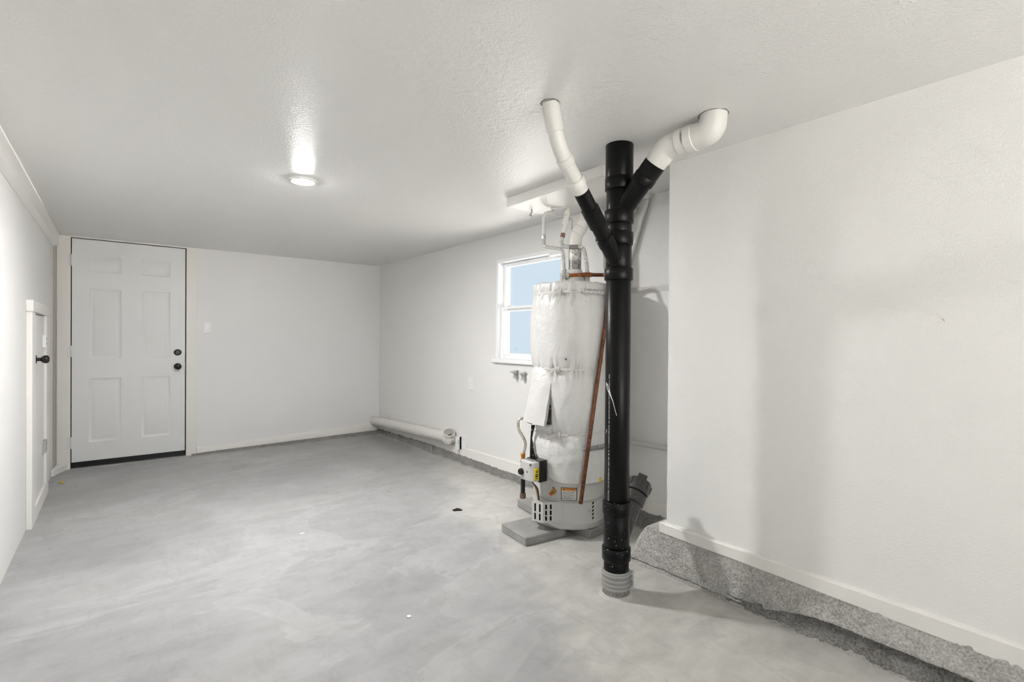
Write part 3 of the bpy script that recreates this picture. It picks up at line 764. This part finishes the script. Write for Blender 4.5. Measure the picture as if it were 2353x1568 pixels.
# ties round the jacket
for zs_, tilt, kth in ((1.438, .004, -150), (.984, -.006, -152), (.603, .002, -150)):
    def band(u, v):
        th = 2*PI*u; z = zs_+.008*(v-.5)*2+tilt*math.cos(th-D(-60))
        return cyl(th, jr(th, zs_)+.0035+.001*(1-abs(v-.5)*2), z)
    b = MB().grid(120, 4, band, True).build('tie_strap', 'strap_white', wh, sharp=60, thick=.002)
    c = cyl(D(kth), .236, zs_+tilt*math.cos(D(kth+60))); tn = V(-math.sin(D(kth)), math.cos(D(kth)), 0); rd = cyl(D(kth), 1, 0)-T; rd.z = 0
    for q in range(3):
        MB().tube(arc_path([c+tn*(.010-.009*q)+V(0, 0, .017)+rd*.004, c+tn*(.010-.009*q)+rd*.013, c+tn*(.010-.009*q)-V(0, 0, .019)+rd*.003], .012, 5), .0048, 10).build('knot', 'strap_white', b)
    MB().obox(c+tn*.036+rd*.006+V(0, 0, .002), tn*.022, rd*.0015, (0, 0, .006)).build('strap_end', 'strap_white', b)
    MB().obox(c-tn*.040+rd*.008+V(0, 0, -.012), -tn*.024+V(0, 0, -.011), rd*.0015, V(0, 0, .0055)).build('strap_end', 'strap_white', b)
# gas control
gv = MB().prism([(1.885, 2.292), (1.873, 2.282), (1.873, 2.203), (1.889, 2.180), (1.925, 2.172), (1.925, 2.292)], .338, .452, 'z').build('gas_control', 'enamel', wh, bevel=.006)
MB().prism([(1.926, 2.170), (1.985, 2.172), (1.985, 2.292), (1.926, 2.292)], .330, .456, 'z').build('control_body', 'black_metal', gv, bevel=.004)
pa, pb = V(1.8885, 2.1805, 0), V(1.9250, 2.1722, 0); t_ = (pb-pa).normalized(); nn = V(t_.y, -t_.x, 0); nn = nn if nn.y < 0 else -nn
def plate(p0, p1, z0, z1, off, nm, mat, par):
    o_ = nn*off; return MB().add([p0+o_+V(0, 0, z0), p1+o_+V(0, 0, z0), p1+o_+V(0, 0, z1), p0+o_+V(0, 0, z1)], [(0, 1, 2, 3)]).build(nm, mat, par, thick=.0006)
yl = plate(pa+t_*.003, pb-t_*.003, .346, .418, .0012, 'yellow_label', 'label_yellow', gv)
for z0, z1, f0, f1 in ((.402, .405, .2, .8), (.392, .398, .3, .7), (.378, .384, .25, .75), (.366, .374, .3, .7), (.356, .361, .4, .6)):
    plate(pa+t_*.037*f0, pa+t_*.037*f1, z0, z1, .002, 'label_print', 'ink', yl)
MB().rev((1.8735, 2.270, .385), (-1, 0, 0), [(.019, 0), (.019, .012), (.016, .018), (.013, .019)], 24).build('control_knob', 'black_metal', gv)
MB().rev((1.8725, 2.222, .392), (-1, 0, 0), [(.008, 0), (.007, .0015)], 18).build('button', 'ink_grey', gv)
MB().rev((1.8755, 2.196, .436), (-.8, -.6, 0), [(.007, 0), (.006, .004)], 14).build('status_lamp', 'ink_grey', gv)
for k in range(4): MB().box(1.90+.018*k, 1.908+.018*k, 2.2, 2.28, .4525, .4545).build('vent_rib', 'ink_grey', gv)
for k, m in enumerate(('wire_a', 'wire_b', 'wire_c')):
    MB().tube(arc_path([V(1.915-.006*k, 2.232-.006*k, .335), V(1.930+.004*k, 2.215-.008*k, .29), V(1.945+.002*k, 2.215-.004*k, .25), V(1.955, 2.22-.006*k, .215)], .03, 5), .0032, 8).build('wire', m, wh)
# burner access panel
bp = [V(1.955, 2.262, 0), V(1.925, 2.238, 0), V(1.950, 2.168, 0), V(2.052, 2.112, 0)]
mb = MB(); inn = [p+(T-p).normalized()*.004 for p in bp]
for a, b, c, d_ in ((bp[0], bp[1], inn[1], inn[0]), (bp[1], bp[2], inn[2], inn[1]), (bp[2], bp[3], inn[3], inn[2])):
    mb.add([a+V(0,0,.094), b+V(0,0,.094), c+V(0,0,.094), d_+V(0,0,.094), a+V(0,0,.212), b+V(0,0,.212), c+V(0,0,.212), d_+V(0,0,.212)],
           [(0,3,2,1),(4,5,6,7),(0,1,5,4),(1,2,6,5),(2,3,7,6),(3,0,4,7)])
bpo = mb.build('burner_panel', 'enamel', wh)
def slot_on(a, b, f, w_, z0, z1):
    t2 = (b-a).normalized(); n2 = V(t2.y, -t2.x, 0)
    if n2.dot(V(-1, -1, 0)) < 0: n2 = -n2
    c = a+(b-a)*f+V(0, 0, (z0+z1)/2)
    h = (z1-z0)/2; pts = []
    for k in range(12):
        a_ = 2*PI*k/12; pts.append(c+t2*(w_*math.cos(a_))+V(0, 0, (h-w_)*(1 if math.sin(a_) > 0 else -1)+w_*math.sin(a_)))
    m_ = MB(); m_.add([p+n2*.0004 for p in pts]+[p-n2*.003 for p in pts], [tuple(range(12)), tuple(range(23, 11, -1))]+[(i, (i+1) % 12, 12+(i+1) % 12, 12+i) for i in range(12)])
    m_.build('vent_slot', 'void', bpo)
for f in (.16, .40):
    slot_on(bp[2], bp[3], f, .0055, .105, .132); slot_on(bp[2], bp[3], f, .0055, .137, .165); slot_on(bp[2], bp[3], f, .0055, .171, .2)
for f in (.3, .72):
    slot_on(bp[1], bp[2], f, .0055, .105, .145); slot_on(bp[1], bp[2], f, .0055, .152, .2)
# drain valve
dv = D(-157); rdv = cyl(dv, 1, 0)-T; rdv.z = 0
MB().rev(cyl(dv, RT, .27), rdv, [(.034, 0), (.034, .002), (.030, .003)], 32).build('valve_rosette', 'enamel', wh)
v_ = MB().rev(cyl(dv, RT+.002, .27), rdv+V(0, 0, -.15), [(.0135, 0), (.0135, .018), (.011, .02), (.011, .03), (.013, .031), (.013, .046), (.008, .047)], 20).build('drain_valve', 'brass', wh)
MB().rev(cyl(dv, RT+.047, .263), rdv+V(0, 0, -.15), [(.007, 0), (.007, .002)], 14).build('valve_bore', 'red', v_)
MB().obox(cyl(dv, RT+.018, .289), rdv*.004, (0, .003, 0), (0, 0, .007)).build('valve_stem', 'brass', v_)
# warning label, drip sticker, louvres
lb = patch(-146.5, -122.5, .219, .294, RT+.0012, 10).build('warning_label', 'ink', wh, thick=.0006)
patch(-145.6, -123.4, .222, .291, RT+.0020, 10).build('label_face', 'label_white', lb, thick=.0004)
patch(-145.6, -123.4, .276, .291, RT+.0026, 10).build('label_header', 'label_orange', lb, thick=.0004)
vs_, fs = text_mesh('\u25B2WARNING', .0125)
wd = max(v.x for v in vs_)
MB().add([cyl(D(-134.5)+(v.x-wd/2)/RT*.95, RT+.0032, .2795+v.y) for v in vs_], fs).build('header_text', 'ink', lb, sharp=180)
for k in range(10):
    z = .272-.0048*k; e = -124.5-3*random.random()-(5 if k in (3, 6, 9) else 0); a = -144.6
    while a < e-1:
        b_ = min(e, a+1.2+2.6*random.random()); patch(a, b_, z-.0024, z, RT+.0027, 3).build('label_line', 'ink_grey', lb, thick=.0002); a = b_+.5
for k in range(5):
    z = .205-.022*k-.01
    MB().obox(cyl(D(-95), RT+.0022, z), V(.007, .0006, .004), V(0, .001, 0), V(-.001, 0, .0045)).build('louvre', 'void', wh, bevel=.001)
MB().add([cyl(D(-104), RT+.0026, .145), cyl(D(-100.5), RT+.0026, .145), cyl(D(-102), RT+.0026, .168)], [(0, 1, 2)]).build('embossed_mark', 'enamel', wh, thick=.002)
patch(-89, -84, .318, .345, .250, 3).build('warning_tag', 'label_yellow', wh, thick=.001)
# ------------------------------------------------------------------ black strap hanging at the left of the heater
ZB = MB()
ZB.add([V(1.985, 2.318, .640), V(1.996, 2.297, .640), V(1.981, 2.320, .56), V(1.986, 2.311, .56), V(1.960, 2.300, .47), V(1.974, 2.272, .47), V(1.955, 2.290, .447), V(1.970, 2.262, .447)], [(0, 1, 3, 2), (2, 3, 5, 4), (4, 5, 7, 6)])
ZB.build('cover_strip', 'black_metal', wh, thick=.003)

# ------------------------------------------------------------------ flue vent
fl = thing('flue_vent', (2.262, 2.235, 1.50), 'metal flue from the top of the water heater, chipped below and painted white above', 'flue pipe')
FX, FY = 2.262, 2.233
MB().rev((FX, FY, 1.504), (0, 0, 1), [(.085, 0), (.080, .018), (.058, .055), (.052, .075), (.045, .092)], 36).build('draft_hood', 'enamel', fl)
MB().rev((FX, FY, 1.585), (0, 0, 1), [(.0385, 0), (.0385, .075)], 32).build('flue_section', 'flue_dark', fl)
MB().rev((FX, FY, 1.655), (0, 0, 1), [(.0400, 0), (.0400, .065)], 32).build('flue_section', 'flue_worn', fl)
MB().rev((FX, FY, 1.70), (0, 0, 1), [(.0385, 0), (.0385, .06)], 32).build('flue_section', 'flue_worn', fl)
VP = [V(FX, FY, 1.745), V(FX, FY, 1.80), V(2.300, 2.195, 1.905), V(2.385, 2.185, 1.955), V(2.43, 2.185, 1.962)]
MB().tube(arc_path(VP[:3]+[V(2.315, 2.182, 1.945)], .05, 8), .042, 32).build('painted_flue', 'pvc', fl)
for t_, r_ in ((.15, .0438), (.55, .0436), (.9, .0435)):
    p = VP[1]*(1-t_)+VP[2]*t_; MB().rev(p, VP[2]-VP[1], [(.042, 0), (r_, .002), (r_, .005), (.042, .007)], 32, False, False).build('seam', 'pvc', fl)
MB().tube(arc_path([V(2.298, 2.198, 1.90), V(2.325, 2.18, 1.945), V(2.42, 2.17, 1.955)], .05, 8), .0425, 32).build('painted_elbow', 'pvc', fl)
vd = thing('vent_elbow', (2.49, 2.155, 1.60), 'white painted duct elbow under the ceiling behind the black stack', 'duct')
EP = arc_path([V(2.50, 2.14, 1.66), V(2.50, 2.14, 1.93), V(2.50, 1.95, 1.96)], .09, 10)
MB().tube(arc_path([V(2.50, 2.15, 1.885), V(2.50, 2.15, 1.975), V(2.51, 1.99, 1.985)], .085, 10), [.052+(.0022 if k % 2 else 0) for k in range(13)], 28).build('gored_elbow', 'pvc', vd)
MB().rev((2.50, 2.15, 1.62), (0, 0, 1), [(.045, 0), (.045, .235)], 28).build('duct_pipe', 'pvc', vd)
MB().rev((2.50, 2.15, 1.855), (0, 0, 1), [(.040, 0), (.040, .03)], 24).build('dark_gap', 'debris', vd)

# ------------------------------------------------------------------ water supply lines
def flex(path, r, amp, name, mat, par, step=.0035):
    p = resample(arc_path(path, .038, 8), step)
    MB().tube(p, [r+amp*(1 if k % 4 in (1, 2) else -1) for k in range(len(p))], 14).build(name, mat, par, sharp=80)
s1 = thing('water_line', (2.13, 2.375, 1.56), 'painted copper water line with corrugated steel connector nearer the window', 'water line', 'water lines above the heater')
MB().tube(arc_path([V(2.200, 2.345, 1.992), V(2.185, 2.350, 1.972), V(2.128, 2.378, 1.955), V(2.128, 2.378, 1.815)], .03, 6), .0125, 16).build('painted_copper', 'pvc', s1)
MB().rev((2.128, 2.378, 1.795), (0, 0, 1), [(.012, 0), (.016, .003), (.016, .026), (.013, .03)], 6).build('nut', 'steel_flex', s1)
flex([V(2.128, 2.378, 1.798), V(2.130, 2.376, 1.745), V(2.215, 2.292, 1.732), V(2.220, 2.287, 1.600)], .0105, .0016, 'flex_connector', 'steel_flex', s1)
MB().rev((2.220, 2.287, 1.505), (0, 0, 1), [(.019, 0), (.019, .03), (.024, .034), (.024, .07), (.016, .078), (.014, .1)], 20).build('dielectric_nipple', 'galv', s1)
s2 = thing('water_line', (2.244, 2.266, 1.56), 'water line with lever shut-off valve and corrugated connector beside the flue', 'water line', 'water lines above the heater')
MB().tube(arc_path([V(2.165, 2.335, 1.985), V(2.238, 2.268, 2.002), V(2.238, 2.270, 1.955), V(2.215, 2.293, 1.83)], .022, 6), .0135, 16).build('painted_copper', 'pvc', s2)
MB().rev((2.236, 2.272, 1.975), (-.1, .1, -.62), [(.0165, 0), (.019, .006), (.019, .028), (.0165, .032)], 16).build('elbow_hub', 'pvc', s2)
va = MB().rev((2.232, 2.276, 1.94), (-.12, .12, -.62), [(.0155, 0), (.019, .005), (.019, .045), (.0155, .05)], 16).build('ball_valve', 'pvc', s2)
MB().rev((2.236, 2.265, 1.92), (.5, -.5, 0), [(.008, 0), (.008, .014)], 12).build('valve_stem', 'galv', va)
MB().tube(arc_path([V(2.247, 2.254, 1.925), V(2.252, 2.250, 1.905), V(2.250, 2.252, 1.84)], .01, 4), .005, 10).build('lever_handle', 'galv', va)
MB().rev((2.212, 2.296, 1.802), (.08, -.08, .6), [(.012, 0), (.0165, .003), (.0165, .028), (.013, .032)], 6).build('nut', 'bronze_iron', s2)
flex([V(2.212, 2.296, 1.805), V(2.196, 2.292, 1.750), V(2.204, 2.232, 1.733), V(2.272, 2.168, 1.738), V(2.290, 2.156, 1.62), V(2.290, 2.156, 1.575)], .0115, .0017, 'flex_connector', 'steel_flex', s2)
MB().obox((2.226, 2.210, 1.734), V(.022, -.020, 0), V(.009, .009, 0), (0, 0, .0125)).build('flex_sleeve', 'ink_grey', s2, bevel=.005)
MB().rev((2.290, 2.156, 1.507), (0, 0, 1), [(.017, 0), (.017, .07), (.012, .08)], 16).build('nipple', 'galv', s2)
# small painted hook under the board
hk = tag(MB().tube(arc_path([V(2.105, 2.47, 1.992), V(2.105, 2.47, 1.972), V(2.09, 2.475, 1.962), V(2.105, 2.465, 1.953)], .01, 4), .0055, 8).build('pipe_hook', 'galv'), 'small painted pipe hook under the wide ceiling board', 'hook')
wr = tag(MB().tube(arc_path([V(2.15, 2.335, 1.993), V(2.165, 2.325, 1.94), V(2.215, 2.29, 1.935), V(2.232, 2.275, 1.955)], .03, 6), .002, 8).build('bonding_wire', 'strap_white'), 'thin painted wire looping between the water lines', 'wire')

# ------------------------------------------------------------------ relief line in copper
C0 = V(2.096, 2.009, .219); C1 = V(2.257, 1.975, 1.253); C2 = V(2.318, 2.003, 1.535)
H0 = V(2.190, 2.222, 1.556); H1 = V(2.262, 2.130, 1.558); H2 = V(2.318, 2.040, 1.552)
rl = MB().tube(arc_path([C0, C1, C2, H2], .02, 4), .0115, 16).build('relief_pipe', 'copper', wh)
rl['label'] = 'brown copper relief pipe slanting down the front'
H0 = V(2.190, 2.222, 1.556); H1 = V(2.262, 2.130, 1.558); H2 = V(2.318, 2.040, 1.552)
MB().rev(V(2.165, 2.250, 1.556), H0-V(2.165, 2.250, 1.556), [(.012, 0), (.021, .002), (.021, .018), (.015, .02), (.015, .028), (.019, .03), (.019, .044), (.014, .046)], 18).build('relief_valve', 'galv', rl)
MB().tube([H0, H1], .0115, 14).build('copper_tube', 'copper_bright', rl)
MB().tube([H1-(H1-H0).normalized()*.03, H1, H1+(H2-H1).normalized()*.03], .0140, 14).build('copper_elbow', 'copper_bright', rl)
MB().tube([H1, H2], .0115, 14).build('copper_tube', 'copper', rl)
MB().rev(C0+(C1-C0)*.775, C1-C0, [(.0125, 0), (.0135, .002), (.0135, .03), (.0125, .032)], 16).build('copper_coupling', 'copper', rl)

# ------------------------------------------------------------------ gas line
gl = thing('gas_line', (1.915, 2.312, .2), 'thin looped gas tube with black drip leg at the heater control', 'gas line')
MB().tube(arc_path([V(1.988, 2.317, .651), V(1.975, 2.324, .656), V(1.935, 2.350, .684), V(1.917, 2.362, .668), V(1.912, 2.355, .615), V(1.928, 2.318, .565), V(1.932, 2.305, .53), V(1.918, 2.310, .475)], .03, 8), .0085, 14).build('flexible_tube', 'gas_tube', gl)
MB().rev((1.916, 2.311, .435), (0, 0, 1), [(.009, 0), (.013, .004), (.013, .022), (.015, .024), (.015, .042), (.009, .046)], 6).build('flare_fitting', 'brass', gl)
MB().rev((1.916, 2.311, .355), (0, 0, 1), [(.014, 0), (.017, .003), (.017, .012), (.0145, .014), (.0145, .07), (.017, .072), (.017, .082), (.012, .084)], 16).build('iron_tee', 'bronze_iron', gl)
MB().tube([V(1.916, 2.311, .385), V(1.895, 2.290, .385)], .0125, 14).build('side_nipple', 'bronze_iron', gl)
MB().rev((1.916, 2.311, .238), (0, 0, 1), [(.0135, 0), (.0135, .122)], 16).build('drip_leg', 'black_iron', gl)
MB().rev((1.916, 2.311, .208), (0, 0, 1), [(.013, 0), (.0185, .003), (.0185, .026), (.016, .032)], 16).build('end_cap', 'bronze_iron', gl)

# ------------------------------------------------------------------ seismic straps and strut
def strap(pts, hw, nm, mat, label):
    mb = MB(); pts = [V(*p) for p in pts]; n = len(pts)
    lo_ = [p-V(0, 0, hw) for p in pts]; hi_ = [p+V(0, 0, hw) for p in pts]
    mb.add(lo_+hi_, [(i, i+1, n+i+1, n+i) for i in range(n-1)])
    o = mb.build(nm, mat, thick=.003); tag(o, label, 'strap', 'metal straps holding the heater'); return o
strap([tuple(cyl(D(a), .2485, 1.440)) for a in range(-118, -14, 4)], .0145, 'heater_strap', 'galv', 'bare galvanised strap across the top of the insulation jacket')
strap([tuple(cyl(D(a), .256, .528)) for a in range(-116, -20, 4)], .0135, 'heater_strap', 'galv_dark', 'dark galvanised strap round the lower jacket')
strap([(2.470, 2.13, .528), (2.515, 1.98, .526), (2.545, 1.80, .521), (2.562, 1.62, .519), (2.562, 1.51, .519)], .0135, 'wall_strap', 'strap_white', 'white painted strap at the wall behind the foot of the black stack')
tag(MB().box(XR-.006, XR, YE+.001, 2.20, 1.458, 1.489).build('wall_strap', 'strap_white', bevel=.001), 'white painted strap along the wall at the height of the heater top', 'strap', 'metal straps holding the heater')
su = thing('angle_strut', (2.56, 1.92, 1.5), 'thin painted metal strut slanting down the wall behind the black stack', 'strut')
P0, P1 = V(2.560, 1.905, 2.03), V(2.555, 2.13, 1.42); dS = (P1-P0).normalized(); sd = dS.cross(V(1, 0, 0)).normalized()
MB().obox((P0+P1)/2, dS*((P1-P0).length/2), sd*.0125, V(.0015, 0, 0)).build('strut_leg', 'trim', su)
MB().obox((P0+P1)/2+V(-.011, 0, 0)-sd*(.0125 if sd.y > 0 else -.0125), dS*((P1-P0).length/2), sd*.0015, V(.011, 0, 0)).build('strut_flange', 'trim', su)
MB().box(2.545, XR, 1.882, 1.932, 2.028, 2.049).build('strut_foot', 'trim', su)

# ------------------------------------------------------------------ wall fittings
def cover(name, y0, y1, z0, z1, label, cat):
    o = thing(name, (XR, (y0+y1)/2, z0), label, cat)
    MB().box(XR-.010, XR, y0, y1, z0, z1).build('cover_plate', 'white_gloss', o, bevel=.003); return o
oc = cover('wall_outlet', 3.822, 3.902, .685, .800, 'blank white cover plate on the window wall left of the heater', 'outlet')
MB().box(XR-.0115, XR-.0095, 3.845, 3.879, .705, .780).build('insert', 'white_gloss', oc, bevel=.002)
for zc in (.756, .728): MB().rev((XR-.0115, 3.862, zc), (-1, 0, 0), [(.0035, 0), (.003, .0008)], 10).build('screw', 'enamel', oc)
sw = thing('light_switch', (.733, YB, 1.197), 'white rocker light switch on the back wall beside the door', 'switch')
MB().box(.696, .772, YB-.007, YB, 1.199, 1.317).build('cover_plate', 'white_gloss', sw, bevel=.003)
MB().prism([(YB-.0065, 1.224), (YB-.013, 1.226), (YB-.009, 1.29), (YB-.0065, 1.292)], .717, .751, 'x').build('rocker', 'vinyl_white', sw, bevel=.001)
# laundry taps
for k, (yv, lab) in enumerate(((3.185, 'small chrome laundry tap on the wall under the window, farther of two'), (3.085, 'small chrome laundry tap on the wall under the window, nearer the heater'))):
    tp = thing('laundry_tap', (XR-.03, yv, .85), lab, 'tap', 'laundry taps under the window')
    zt = .888-.008*k
    MB().rev((XR, yv, zt), (-1, 0, 0), [(.020, 0), (.019, .004), (.010, .005), (.010, .035)], 20).build('flange', 'galv', tp)
    MB().rev((XR-.030, yv, zt-.016), (0, 0, 1), [(.012, 0), (.014, .004), (.014, .028), (.010, .034)], 18).build('body', 'steel_flex', tp)
    MB().tube([V(XR-.03, yv, zt), V(XR-.058, yv, zt+.004)], .009, 14).build('bonnet', 'steel_flex', tp)
    MB().obox((XR-.064, yv, zt+.005), (.004, 0, 0), (0, .020, 0), (0, 0, .006)).build('handle', 'steel_flex', tp, bevel=.003)
    MB().rev((XR-.030, yv, zt-.048), (0, 0, 1), [(.014, 0), (.0155, .002), (.0155, .02), (.010, .026), (.010, .034)], 18).build('hose_thread', 'steel_flex', tp)

# white waste pipe along the bottom of the window wall
wp = thing('waste_pipe', (XR-.065, 5.1, .06), 'white waste pipe running along the wall foot to the far corner', 'waste pipe')
PA, PB = V(XR-.066, YB, .135), V(XR-.068, 4.28, .205)
MB().tube([PA, PB], .056, 28).build('pipe_run', 'pvc', wp)
MB().tube(arc_path([PB+(PA-PB)*.06, V(XR-.068, 4.20, .208), V(XR-.068, 4.17, .207)], .02, 3), .058, 28).build('elbow', 'pvc', wp)
oa = V(-.27, -.42, .86).normalized(); ob = V(XR-.052, 4.165, .180)
MB().rev(ob, oa, [(.057, 0), (.062, .004), (.062, .05), (.061, .053), (.056, .054), (.056, .10), (.050, .101), (.0485, .03), (.0480, .02)], 32, True, False).build('open_hub', 'pvc', wp)
MB().rev(ob+oa*.040, oa, [(.0488, 0), (.001, .0005)], 28, False, False).build('pipe_hole', 'pvc_hollow', wp)
MB().rev(ob+oa*.043, oa, [(.034, 0), (.001, .0004)], 24, False, False).build('dark_bore', 'void', wp)
hy = 5.45; hz_ = .155
MB().tube([V(XR-.068+.0585*math.cos(a), hy+.018*math.cos(a), hz_+.0585*math.sin(a)) for a in [D(x) for x in range(20, 291, 15)]]+[V(XR-.065, hy-.03, hz_-.10)], .0045, 8).build('pipe_hanger', 'pvc', wp)
ob2 = thing('outlet_box', (XR-.03, 3.98, .116), 'small white surface outlet box at the end of the waste pipe', 'outlet')
MB().box(XR-.060, XR, 4.012, 4.040, .116, .236).build('box_side', 'white_gloss', ob2, bevel=.002)
MB().box(XR-.016, XR, 3.925, 4.0065, .120, .240).build('cover_plate', 'white_gloss', ob2, bevel=.003)
MB().box(XR-.030, XR, 4.0065, 4.012, .116, .232).build('box_gap', 'void', ob2)
for dz in (.195, .175): MB().box(XR-.052, XR-.042, 4.0112, 4.0122, dz, dz+.008).build('socket_slot', 'ink', ob2)

# ------------------------------------------------------------------ small litter
tag(MB().grid(9, 5, lambda u, v: V(1.83+(u-.5)*.055+.01*(v-.5), 2.905+(v-.5)*.026-(u-.5)*.03, fz(2.9)+.002+.012*math.sin(PI*u)*math.sin(PI*v)+.003*noise.noise(V(u*7, v*7, 0)))).build('dead_leaf', 'debris', thick=.003), 'small dark curled dead leaf lying on the floor', 'leaf')
tag(MB().rev((-.335, 5.42, fz(5.4)), (0, 0, 1), [(.014, 0), (.018, .004), (.010, .010), (.001, .011)], 9, True, False).build('yellow_crumb', 'debris_yellow'), 'tiny yellow crumb on the floor near the door corner', 'crumb')
tag(MB().prism([(.955, 1.905), (.962, 1.894), (.974, 1.896), (.972, 1.91), (.962, 1.914)], -.002, .0015, 'z').build('paint_chip', 'debris_white'), 'round white paint chip on the floor in front of the drain stack', 'paint chip')
tag(MB().prism([(.862, 3.125), (.88, 3.115), (.896, 3.128), (.878, 3.134)], fz(3.12)-.002, fz(3.12)+.0015, 'z').build('paint_chip', 'debris_white'), 'narrow white paint chip in the middle of the floor', 'paint chip')
